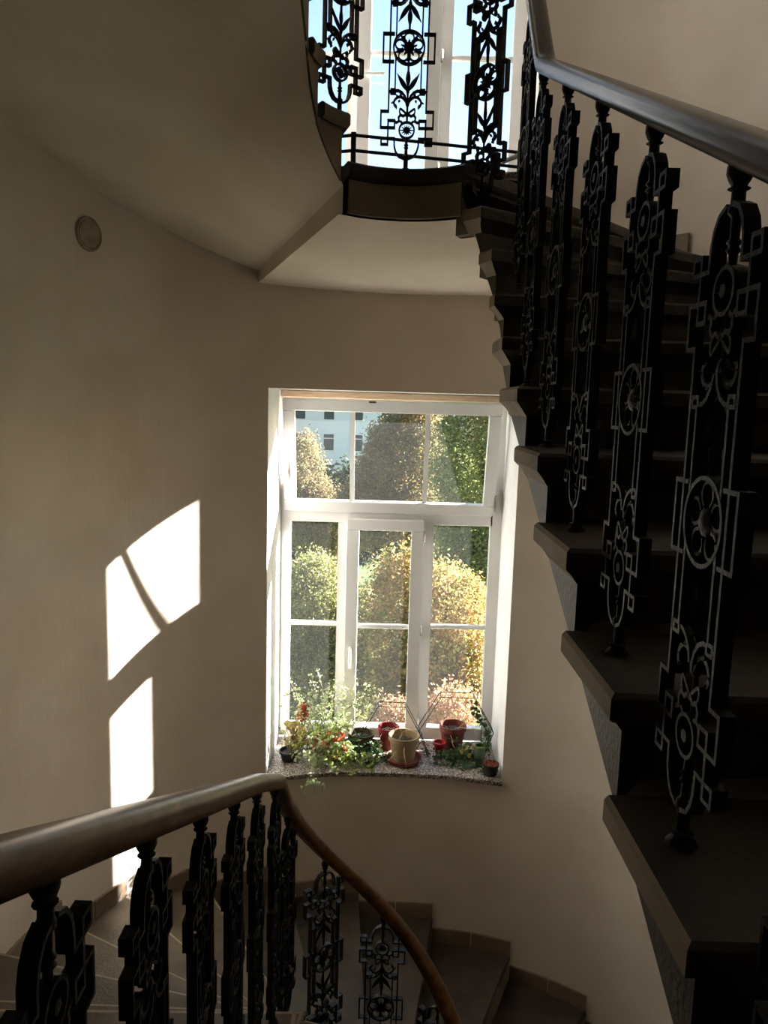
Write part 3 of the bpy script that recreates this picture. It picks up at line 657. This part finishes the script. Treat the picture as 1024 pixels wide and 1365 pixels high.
# ------------------------------------------------------------------ plants and pots on the sill
def leaf_mesh(mb, p, d, nrm_, L, W):
    p = Vector(p); d = Vector(d).normalized(); s = d.cross(Vector(nrm_)); s = s.normalized() if s.length > 1e-4 else d.orthogonal().normalized(); n = s.cross(d)
    a = p+d*L*0.35; b = p+d*L*0.7
    v = [p, a+s*W/2+n*W*0.15, a-n*W*0.0, a-s*W/2+n*W*0.15, b+s*W*0.38+n*W*0.08, b-s*W*0.38+n*W*0.08, p+d*L-n*W*0.25]
    mb.add(v, [(0, 1, 2), (0, 2, 3), (1, 4, 6, 2), (2, 6, 5, 3)])
def rnd(a, b): return random.uniform(a, b)
def scatter_leaves(mb, paths, per, L, W, spread=0.02, droop=0.2):
    for P in paths:
        for i in range(per):
            t = rnd(0.08, 1)*(len(P)-1); k = min(int(t), len(P)-2); f_ = t-k
            q = Vector(P[k]).lerp(Vector(P[k+1]), f_)+Vector((rnd(-1, 1), rnd(-1, 1), rnd(-1, 1)))*spread
            d = Vector((rnd(-1, 1), rnd(-1, 0.6), rnd(-0.6, 0.8)-droop)); s = rnd(0.6, 1.2)
            leaf_mesh(mb, q, d, (rnd(-.5, .5), rnd(-1, 0), 1), L*s, W*s)
def pot(root, r0, r1, h, mat, rim=0.006, soil=0.8, n=24, parent_name='pot'):
    m = MB(); m.lathe([(r0*0.9, 0), (r0, 0.004), (r1*0.97, h*0.80), (r1+rim, h*0.81), (r1+rim, h), (r1-0.002, h), (r1-0.006, h*0.78), (r0*0.9, h*0.1), (0, h*0.1)], n=n)
    o = m.build('pot', mat, root, True, 40)
    s = MB(); rs = r0+(r1-r0)*soil-0.006; s.lathe([(rs, h*soil-0.01), (rs*0.7, h*soil+0.004), (0.0, h*soil+0.001)], n=16); s.build('soil', M['soil'], root, True)
    return o
ZS = Z_SILL
def stems(root, paths, r, mat, name='stem'):
    m = MB()
    for P in paths: m.tube(P, r, 5)
    return tag(m.build(name, mat, root, True), kind='stuff')
def wander(p, d, n, st, jit=0.35, droop=0.0):
    P = [Vector(p)]; d = Vector(d).normalized()
    for i in range(n):
        d = (d+Vector((rnd(-jit, jit), rnd(-jit, jit), rnd(-jit, jit)-droop))).normalized(); P.append(P[-1]+d*st)
        P[-1].x = min(max(P[-1].x, NX0+0.02), NX1-0.02) ; P[-1].y = min(P[-1].y, YW-0.13)
    return P

# cream pot in a terracotta saucer
t = empty('flower_pot', (0.19, 5.24, ZS)); tag(t, 'cream flower pot of dry soil standing in a terracotta saucer', 'plant pot')
m = MB(); m.lathe([(0.085, 0), (0.115, 0.004), (0.130, 0.034), (0.134, 0.034), (0.120, 0.0), (0.120, 0.008), (0.0, 0.008)][:4]+[(0.124, 0.034), (0.110, 0.010), (0.0, 0.010)], n=28); m.build('saucer', M['terracotta'], t, True, 40)
pp_ = pot(t, 0.078, 0.105, 0.185, M['cream_pot']); pp_.location = (0, 0, 0.011)
S_ = [wander((rnd(-.05, .05), rnd(-.05, .05), 0.15), (rnd(-1, 1), rnd(-1, .3), 0.7), 6, 0.035, 0.4, 0.25) for i in range(5)]
stems(t, S_, 0.0022, M['stem_pale'])
# red-brown pot
t = empty('flower_pot', (0.56, 5.46, ZS)); tag(t, 'red brown terracotta pot before the right pane beneath the larger wire support', 'plant pot')
pot(t, 0.070, 0.096, 0.19, M['terracotta'])
S_ = [wander((rnd(-.04, .04), rnd(-.04, .04), 0.15), (rnd(-0.3, 1), rnd(-1, .3), 0.6), 6, 0.035, 0.45, 0.2) for i in range(4)]
stems(t, S_, 0.002, M['stem_pale'])
# dark red pot behind cream pot
t = empty('flower_pot', (0.08, 5.44, ZS)); tag(t, 'dark red pot raised behind the cream pot beneath the smaller wire support', 'plant pot')
pot(t, 0.055, 0.075, 0.17, M['dark_red_pot']); S_ = [wander((rnd(-.04, .04), 0, 0.15), (rnd(-1, 1), rnd(-1, .1), 0.5), 6, 0.035, 0.4, 0.3) for i in range(4)]
stems(t, S_, 0.002, M['stem_pale'])
# small bright red pot
t = empty('flower_pot', (0.455, 5.36, ZS)); tag(t, 'small bright red cup between the cream pot and red brown pot', 'plant pot'); pot(t, 0.026, 0.041, 0.095, M['red_pot'])
# small black pot with reddish succulent
t = empty('succulent_pot', (0.795, 5.06, ZS)); tag(t, 'small black pot with a reddish succulent at the right front sill corner', 'potted plant'); pot(t, 0.042, 0.052, 0.085, M['black_pot'])
m = MB()
for i in range(60):
    a = rnd(0, 2*PI); r = rnd(0, 0.045); leaf_mesh(m, (r*math.cos(a), r*math.sin(a), 0.07), (math.cos(a)*r*14, math.sin(a)*r*14, 1), (rnd(-1, 1), rnd(-1, 1), 0.2), rnd(0.02, 0.035), 0.014)
tag(m.build('foliage', M['red_leaf'], t), kind='stuff')
# glass jar
t = empty('glass_jar', (0.735, 5.22, ZS)); tag(t, 'clear glass jar standing beside the ivy at the right of the sill', 'jar')
m = MB(); m.lathe([(0.034, 0), (0.040, 0.006), (0.040, 0.105), (0.032, 0.122), (0.032, 0.14), (0.029, 0.14), (0.029, 0.12), (0.037, 0.103), (0.037, 0.008), (0, 0.006)], n=22); m.build('jar_body', M['jar_glass'], t, True, 40)
m = MB(); m.lathe([(0.036, 0.118), (0.037, 0.122), (0.037, 0.136), (0.034, 0.139), (0.031, 0.139), (0.031, 0.118)], n=22); m.build('collar', M['bright_leaf'], t, True, 40)
# wire plant supports
def wire_support(name, label, x, y, w0, w1, w2, h1, h2, dpt=0.10):
    t = empty(name, (x, y, ZS)); tag(t, label, 'plant support', )
    for dy in (0, dpt):
        hh = 0.0 if dy == 0 else 0.0
        P = [(-w0/2*0.9, dy, 0), (-w1/2, dy, h1), (-w2/2, dy, h2), (w2/2, dy, h2), (w1/2, dy, h1), (w0/2*0.9, dy, 0)]
        m = MB(); m.tube(P, 0.0036, 6); m.build('wire_hoop', M['wire'], t)
    for q in ((-w2/2, h2), (w2/2, h2), (w1/2, h1), (-w1/2, h1)):
        m = MB(); m.tube([(q[0], 0, q[1]), (q[0], dpt, q[1])], 0.0036, 6); m.build('cross_wire', M['wire'], t)
wire_support('wire_support', 'smaller dark wire hexagon support behind the cream pot', 0.10, 5.34, 0.36, 0.46, 0.20, 0.12, 0.36, 0.09)
wire_support('wire_support', 'larger dark wire hexagon support over the red brown pot', 0.57, 5.30, 0.44, 0.54, 0.24, 0.20, 0.46, 0.10)
# ivy around the larger support
t = empty('ivy_plant', (0.42, 5.30, ZS)); tag(t, 'dark trailing ivy spread over the sill between cream pot and jar', 'plant')
S_ = [wander((rnd(-.04, .36), rnd(-.05, .05), 0.03), (rnd(-1, 1), rnd(-1, .2), rnd(0, .6)), 7, 0.035, 0.5, 0.18) for i in range(16)]
for P in S_:
    for q in P: q.z = max(q.z, 0.008)
stems(t, S_, 0.0018, M['stem_brown']); m = MB(); scatter_leaves(m, S_, 20, 0.028, 0.026, 0.022); m.v = [(a, b, max(c, 0.002)) for a, b, c in m.v]; tag(m.build('foliage', M['ivy'], t), kind='stuff')
t = empty('ivy_plant', (0.775, 5.36, ZS)); tag(t, 'dark ivy climbing the right leg of the larger wire support', 'plant')
S_ = [[Vector((-0.01+rnd(-.02, .02), rnd(-.05, .0), 0)), Vector((0.02+rnd(-.02, .01), -.04, 0.14)), Vector((-0.0+rnd(-.02, .02), -.05, 0.24)), Vector((-0.07, -.05, 0.33)), Vector((-0.11, -.05, 0.45))] for i in range(3)]
S_ += [wander((-0.05, -.05, 0.02), (-1, rnd(-1, 0.4), 0.4), 5, 0.035, 0.5, 0.1) for i in range(5)]
S_ += [[Vector((0.02, -.06, 0.20)), Vector((0.035, -.08, 0.12)), Vector((0.04, -.09, 0.02))]]
stems(t, S_, 0.0018, M['stem_brown']); m = MB(); scatter_leaves(m, S_, 26, 0.034, 0.028, 0.020); m.v = [(min(a, 0.055), b, max(c, 0.002)) for a, b, c in m.v]; tag(m.build('foliage', M['ivy'], t), kind='stuff')
for i, (lx, lz) in enumerate(((-0.15, 0.08), (-0.13, 0.05), (-0.17, 0.11), (-0.10, 0.10))):
    m = MB(); leaf_mesh(m, (lx, -0.12, lz), (rnd(-1, 1), -0.4, 0.3), (0, -1, 0.3), 0.055, 0.045); tag(m.build('leaf', M['yellow_leaf'], t), 'yellowing leaf' )
# ivy left of cream pot, in a squat green pot
t = empty('ivy_plant', (-0.12, 5.36, ZS)); tag(t, 'dark bushy ivy in an olive pot left of the cream pot', 'plant')
pot(t, 0.07, 0.09, 0.15, M['bark'])
S_ = [wander((rnd(-.06, .06), rnd(-.06, .0), 0.12), (rnd(-1, 1), rnd(-1, .2), rnd(-.2, .5)), 8, 0.035, 0.45, 0.30) for i in range(16)]
for P in S_:
    for q in P: q.z = max(q.z, 0.01)
stems(t, S_, 0.002, M['stem_brown']); m = MB(); scatter_leaves(m, S_, 16, 0.040, 0.034, 0.025); m.v = [(a, b, max(c, 0.002)) for a, b, c in m.v]; tag(m.build('foliage', M['ivy'], t), kind='stuff')
t = empty('trailing_plant', (-0.12, 5.18, ZS)); tag(t, 'bright green trailing leaves on the sill just left of the cream pot', 'plant')
S_ = [wander((rnd(-.12, .12), rnd(-.04, .05), 0.04), (rnd(-1, 1), rnd(-1, .2), rnd(0, .6)), 5, 0.035, 0.5, 0.15) for i in range(9)]
for P in S_:
    for q in P: q.z = max(q.z, 0.01)
stems(t, S_, 0.002, M['stem_pale']); m = MB(); scatter_leaves(m, S_, 14, 0.040, 0.030, 0.02); m.v = [(a, b, max(c, 0.002)) for a, b, c in m.v]; tag(m.build('foliage', M['bright_leaf'], t), kind='stuff')
# terracotta pot with red/green bushy plant
t = empty('bushy_plant', (-0.36, 5.27, ZS)); tag(t, 'bushy red and green plant in a tilted terracotta pot', 'potted plant')
pot(t, 0.06, 0.085, 0.15, M['terracotta'])
S_ = [wander((rnd(-.05, .05), rnd(-.05, .03), 0.13), (rnd(-1, 1), rnd(-1, .2), rnd(.2, 1.2)), 6, 0.035, 0.4, 0.12) for i in range(14)]
stems(t, S_, 0.002, M['stem_brown']); m = MB(); scatter_leaves(m, S_[:5], 16, 0.042, 0.034, 0.02); tag(m.build('foliage', M['red_leaf'], t), 'red leaves', kind='stuff')
m = MB(); scatter_leaves(m, S_[5:], 18, 0.040, 0.032, 0.03); tag(m.build('foliage', M['bright_leaf'], t), kind='stuff')
# white-edged plant trailing off the sill
t = empty('trailing_plant', (-0.38, 5.10, ZS)); tag(t, 'white edged plant hanging over the front of the sill', 'plant')
S_ = [wander((rnd(-.08, .10), rnd(-.02, .06), 0.05), (rnd(-1, 1), rnd(-1, .2), rnd(0, .7)), 5, 0.035, 0.5, 0.1) for i in range(9)]
for P in S_:
    for q in P: q.z = max(q.z, 0.01)
fy = wall_y(-0.45)-0.05-5.10
hang = [[Vector((-0.02, 0.0, 0.02)), Vector((-0.04, fy+0.04, 0.010)), Vector((-0.06, fy-0.02, 0.0)), Vector((-0.07+dx, fy-0.035, -0.05)), Vector((-0.08+dx, fy-0.035, -0.10))] for dx in (-0.04, 0.03, 0.09)]
stems(t, S_+hang, 0.0018, M['stem_brown']); m = MB(); scatter_leaves(m, S_, 17, 0.036, 0.026, 0.02); m.v = [(a, b, max(c, 0.002)) for a, b, c in m.v]; scatter_leaves(m, [h[2:] for h in hang], 12, 0.034, 0.026, 0.012); tag(m.build('foliage', M['pale_leaf'], t), kind='stuff')
# broad leaved plant at the left
t = empty('broad_leaf_plant', (-0.63, 5.20, ZS)); tag(t, 'broad leaved pale green plant in a small black pot at the left sill end', 'potted plant')
pot(t, 0.05, 0.065, 0.075, M['black_pot'])
for i in range(22):
    a = rnd(-2.6, 0.4); r = rnd(0.02, 0.10); zz = rnd(0.09, 0.30); px_ = max(r*math.cos(a), -0.085)
    m = MB(); leaf_mesh(m, (px_, r*math.sin(a)*0.7, zz), (rnd(-.6, 1), rnd(-1, .0), rnd(-.5, .5)), (rnd(-.3, .3), -1, 0.5), rnd(0.045, 0.075), rnd(0.035, 0.055)); m.build('leaf', M['broad_leaf'], t)
S_ = [[Vector((0, 0, 0.05)), Vector((rnd(-.05, .05), rnd(-.05, .02), 0.2)), Vector((rnd(-.07, .07), -.03, 0.3))] for i in range(6)]
stems(t, S_, 0.003, M['stem_pale'])
t = empty('red_flower_plant', (-0.56, 5.40, ZS)); tag(t, 'plant with a rusty red flower head before the left pane', 'plant')
S_ = [[Vector((0, 0, 0)), Vector((rnd(-.02, .02), 0, 0.2)), Vector((0.03+rnd(-.03, .03), -.02, 0.36+rnd(-.08, .04)))] for i in range(4)]
stems(t, S_, 0.0035, M['stem_brown']); m = MB(); scatter_leaves(m, [s[1:] for s in S_], 24, 0.032, 0.026, 0.02); tag(m.build('flower', M['red_leaf'], t), 'rusty red flower', kind='stuff')
# dense low herbs at the left back
t = empty('herb_plant', (-0.48, 5.32, ZS)); tag(t, 'dense small leaved olive herb filling the left back of the sill', 'plant')
S_ = [wander((rnd(-.16, .18), rnd(-.08, .10), 0.0), (rnd(-.5, .5), rnd(-.5, .2), 1), 7, 0.033, 0.3, 0.0) for i in range(46)]
stems(t, S_, 0.0015, M['stem_brown']); m = MB(); scatter_leaves(m, S_, 22, 0.022, 0.017, 0.02); tag(m.build('foliage', M['bright_leaf'], t), kind='stuff')
# tall airy plant
t = empty('tall_airy_plant', (-0.38, 5.44, ZS)); tag(t, 'tall airy pale green plant rising in front of the left pane', 'plant')
S_ = [wander((rnd(-.12, .14), rnd(-.05, .03), 0.05), (rnd(-.5, .5), rnd(-.2, .1), 1), int(rnd(9, 17)), 0.037, 0.22, -0.02) for i in range(30)]
stems(t, S_, 0.0013, M['stem_pale']); m = MB(); scatter_leaves(m, S_, 44, 0.021, 0.012, 0.022); tag(m.build('foliage', M['pale_leaf'], t), kind='stuff')
# climbing vine tendrils
t = empty('climbing_vine', (-0.40, 5.40, ZS)); tag(t, 'thin climbing vine arching towards the left jamb and the middle mullion', 'plant')
S_ = [smooth_path([(0, 0, 0.15), (-0.06, 0, 0.36), (-0.18, 0, 0.44), (-0.30, -0.02, 0.40)], 5), smooth_path([(0.05, 0, 0.12), (0.16, 0, 0.30), (0.24, 0.0, 0.36), (0.33, 0, 0.48), (0.37, 0, 0.42)], 5), smooth_path([(0.05, 0, 0.12), (0.20, -.02, 0.22), (0.30, 0, 0.30), (0.34, 0.0, 0.38)], 5), smooth_path([(-0.22, 0, 0.05), (-0.20, 0, 0.25), (-0.13, 0, 0.36)], 5)]
stems(t, S_, 0.0032, M['stem_brown']); m = MB(); scatter_leaves(m, S_, 34, 0.030, 0.022, 0.03); tag(m.build('foliage', M['pale_leaf'], t), kind='stuff')

# ------------------------------------------------------------------ outdoors
GZ = -9.5
m = MB(); m.box((0, 66, GZ-0.1), (160, 120, 0.2)); struct(m.build('ground', M['grass']))
rng = np.random.default_rng(3)
def foliage_mesh(name, blobs, n, size, mat, parent):
    vol = np.array([b[3]*b[4]*b[5] for b in blobs])**0.67; cnt = (n*vol/vol.sum()).astype(int); C_ = []
    for b, c in zip(blobs, cnt):
        nc = max(8, c//40); d = rng.normal(size=(nc, 3)); d /= np.linalg.norm(d, axis=1)[:, None]
        r = rng.uniform(0.35, 1.0, nc)**0.5; cc = d*r[:, None]*np.array(b[3:6])+np.array(b[:3])
        idx = rng.integers(0, nc, c); C_.append(cc[idx]+rng.normal(size=(c, 3))*size*2.6)
    P = np.concatenate(C_); N = len(P)
    a = rng.normal(size=(N, 3)); a /= np.linalg.norm(a, axis=1)[:, None]; b_ = rng.normal(size=(N, 3)); b_ -= a*(a*b_).sum(1)[:, None]; b_ /= np.linalg.norm(b_, axis=1)[:, None]
    s = size*rng.uniform(0.6, 1.2, N)[:, None]
    V = np.stack([P-a*s, P+b_*s*0.5, P+a*s, P-b_*s*0.5], 1).reshape(-1, 3)
    me = bpy.data.meshes.new(name); me.vertices.add(4*N); me.vertices.foreach_set('co', V.ravel())
    me.loops.add(4*N); me.loops.foreach_set('vertex_index', np.arange(4*N, dtype=np.int32))
    me.polygons.add(N); me.polygons.foreach_set('loop_start', np.arange(0, 4*N, 4, dtype=np.int32)); me.polygons.foreach_set('loop_total', np.full(N, 4, dtype=np.int32))
    me.update(calc_edges=True); me.materials.append(mat); o = bpy.data.objects.new(name, me); COL.objects.link(o); o.parent = parent; o['kind'] = 'stuff'
    return o
def tree(name, label, x, y, crown, n, size, mat, trunk_r=0.18, extra=None, group=None):
    if y < 30: n = int(n*2.6); size = size*0.56; extra = (int(extra[0]*2.6), extra[1]) if extra else None
    t = empty(name, (x, y, GZ)); tag(t, label, 'bush' if 'bush' in name or 'hedge' in name else 'tree', group)
    top = max(c[2] for c in crown)-GZ
    m = MB(); m.tube([(0, 0, 0), (0.05, 0, top*0.4), (-0.05, 0.05, top*0.75), (0, 0, top)], [trunk_r, trunk_r*0.8, trunk_r*0.55, trunk_r*0.2], 8); m.build('trunk', M['bark'], t, True)
    for c in crown:
        m = MB(); zc = c[2]-GZ; m.tube([(0, 0, max(0.3, zc-c[5]*0.9)), ((c[0]-x)*0.5, (c[1]-y)*0.5, zc-c[5]*0.2), (c[0]-x, c[1]-y, zc+c[5]*0.4)], [trunk_r*0.4, trunk_r*0.28, trunk_r*0.08], 6); m.build('branch', M['bark'], t, True)
    bl = [(c[0]-x, c[1]-y, c[2]-GZ, c[3], c[4], c[5]) for c in crown]
    foliage_mesh('foliage', bl, n, size, mat, t)
    if extra: foliage_mesh('foliage', bl, extra[0], size, extra[1], t)
    return t
tree('broadleaf_tree', 'tall green tree close behind the right hand panes', 2.8, 20, [(2.45, 20, -1.7, 1.3, 1.2, 2.7), (2.3, 19.6, -4.3, 1.1, 1.1, 2.0), (3.4, 20.4, 0.0, 1.4, 1.2, 2.3), (3.7, 20, -5.0, 1.6, 1.2, 3.1)], 30000, 0.095, M['leaf_green'], extra=(5000, M['leaf_pale']))
tree('golden_tree', 'golden orange autumn tree behind the middle and right lower panes', 0.9, 11.5, [(1.0, 11.3, -3.35, 0.75, 0.8, 1.0), (0.35, 11.6, -3.3, 0.55, 0.6, 1.3), (0.9, 11.2, -4.4, 1.0, 0.9, 1.2), (1.35, 11.4, -4.6, 0.6, 0.8, 1.5)], 26000, 0.06, M['leaf_gold'], extra=(6000, M['leaf_green']))
tree('rosy_bush', 'rosy pink bush at the foot of the right lower pane', 0.9, 9.8, [(1.0, 9.8, -4.5, 0.50, 0.5, 0.8), (0.5, 9.7, -4.6, 0.50, 0.5, 0.7), (0.2, 9.6, -4.4, 0.3, 0.4, 0.6)], 12000, 0.05, M['leaf_rose'], 0.08, extra=(3000, M['leaf_gold']))
tree('pale_tree', 'pale green tree filling the left lower pane', -1.1, 12.5, [(-1.15, 12.5, -3.5, 0.7, 0.8, 1.0), (-0.75, 12.2, -4.6, 0.7, 0.8, 1.2), (-1.5, 12.4, -5.0, 0.8, 0.8, 1.3), (-0.2, 12.4, -4.0, 0.5, 0.6, 1.0)], 28000, 0.055, M['leaf_pale'], extra=(12000, M['leaf_green']))
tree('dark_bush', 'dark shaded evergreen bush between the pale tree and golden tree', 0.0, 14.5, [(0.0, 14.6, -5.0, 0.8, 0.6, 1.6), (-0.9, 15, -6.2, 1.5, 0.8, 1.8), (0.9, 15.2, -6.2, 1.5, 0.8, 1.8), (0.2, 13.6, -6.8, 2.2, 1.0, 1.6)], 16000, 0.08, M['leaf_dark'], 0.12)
tree('brown_tree', 'brown autumn tree before the white building in the left upper pane', -2.6, 24, [(-2.6, 24, -2.2, 0.65, 0.7, 1.3), (-2.2, 24, -3.6, 1.1, 0.9, 1.2), (-1.6, 24, -4.0, 0.8, 0.8, 0.9)], 12000, 0.085, M['leaf_brown'])
tree('brown_tree', 'large brown autumn tree behind the middle upper pane', 0.3, 23, [(0.15, 23, -1.9, 0.9, 0.9, 1.5), (0.9, 23.4, -1.1, 0.9, 0.9, 1.6), (-0.6, 22.8, -3.2, 0.9, 0.9, 1.2), (0.8, 23, -3.4, 1.3, 0.9, 1.3)], 24000, 0.085, M['leaf_brown'], extra=(5000, M['leaf_gold']))
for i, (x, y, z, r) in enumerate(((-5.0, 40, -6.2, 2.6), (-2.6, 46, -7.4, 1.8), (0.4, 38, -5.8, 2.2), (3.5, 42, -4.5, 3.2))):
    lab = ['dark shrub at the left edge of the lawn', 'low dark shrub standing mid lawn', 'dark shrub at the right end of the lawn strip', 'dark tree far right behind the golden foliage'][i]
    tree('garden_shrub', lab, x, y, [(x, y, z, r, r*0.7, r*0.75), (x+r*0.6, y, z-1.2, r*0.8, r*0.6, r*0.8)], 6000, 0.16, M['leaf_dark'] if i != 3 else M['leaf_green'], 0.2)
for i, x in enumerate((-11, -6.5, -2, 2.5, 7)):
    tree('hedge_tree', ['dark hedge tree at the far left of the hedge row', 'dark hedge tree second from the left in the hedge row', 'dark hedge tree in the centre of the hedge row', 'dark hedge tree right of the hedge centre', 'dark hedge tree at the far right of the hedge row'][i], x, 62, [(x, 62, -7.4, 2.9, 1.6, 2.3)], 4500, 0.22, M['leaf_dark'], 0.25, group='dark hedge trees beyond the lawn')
b = empty('white_building', (-3, 78, GZ)); tag(b, 'large white rendered apartment building beyond the garden trees', 'building')
m = MB(); m.box((0, 3, 8.2), (22, 6, 16.4)); m.build('wall', M['facade'], b)
m = MB(); m.box((-9.5, -1.5, 7.4), (6.2, 5, 14.8)); m.build('side_wing', M['facade'], b)
m = MB(); m.box((0, 3, 16.7), (22.8, 6.8, 0.6)); m.build('roof', M['roof'], b)
m = MB(); m.add([(-12.8, -4.2, 8.8), (-6.2, -4.2, 8.8), (-6.2, -4.2, 9.1), (-12.8, -4.2, 9.1)], [(0, 1, 2, 3)])
m.box((-9.5, -4.4, 14.9), (6.6, 1.0, 0.4)); m.build('wing_roof', M['roof'], b)
for iz in range(5):
    for ix in range(7):
        wx = -8.6+ix*2.9; wz = 1.6+iz*3.1
        if wx < -6.4: continue
        m = MB(); frame_rect(m, wx-0.6, wx+0.6, wz-0.1, wz+1.7, 0.09, -0.03, 0.12, 0.01); f_ = m.build('window', M['facade'], b)
        m = MB(); m.box((wx, -0.01, wz+0.8), (1.0, 0.04, 1.6)); m.build('pane', M['far_glass'], f_)
        m = MB(); m.box((wx, -0.06, wz+1.2), (1.05, 0.06, 0.08)); m.build('glazing_bar', M['facade'], f_)
for iz in range(4):
    wz = 2.0+iz*3.1; m = MB(); frame_rect(m, -10.2, -9.0, wz, wz+1.7, 0.09, -4.03, 0.12, 0.01); f_ = m.build('window', M['facade'], b)
    m = MB(); m.box((-9.6, -4.01, wz+0.85), (1.0, 0.04, 1.5)); m.build('pane', M['far_glass'], f_)
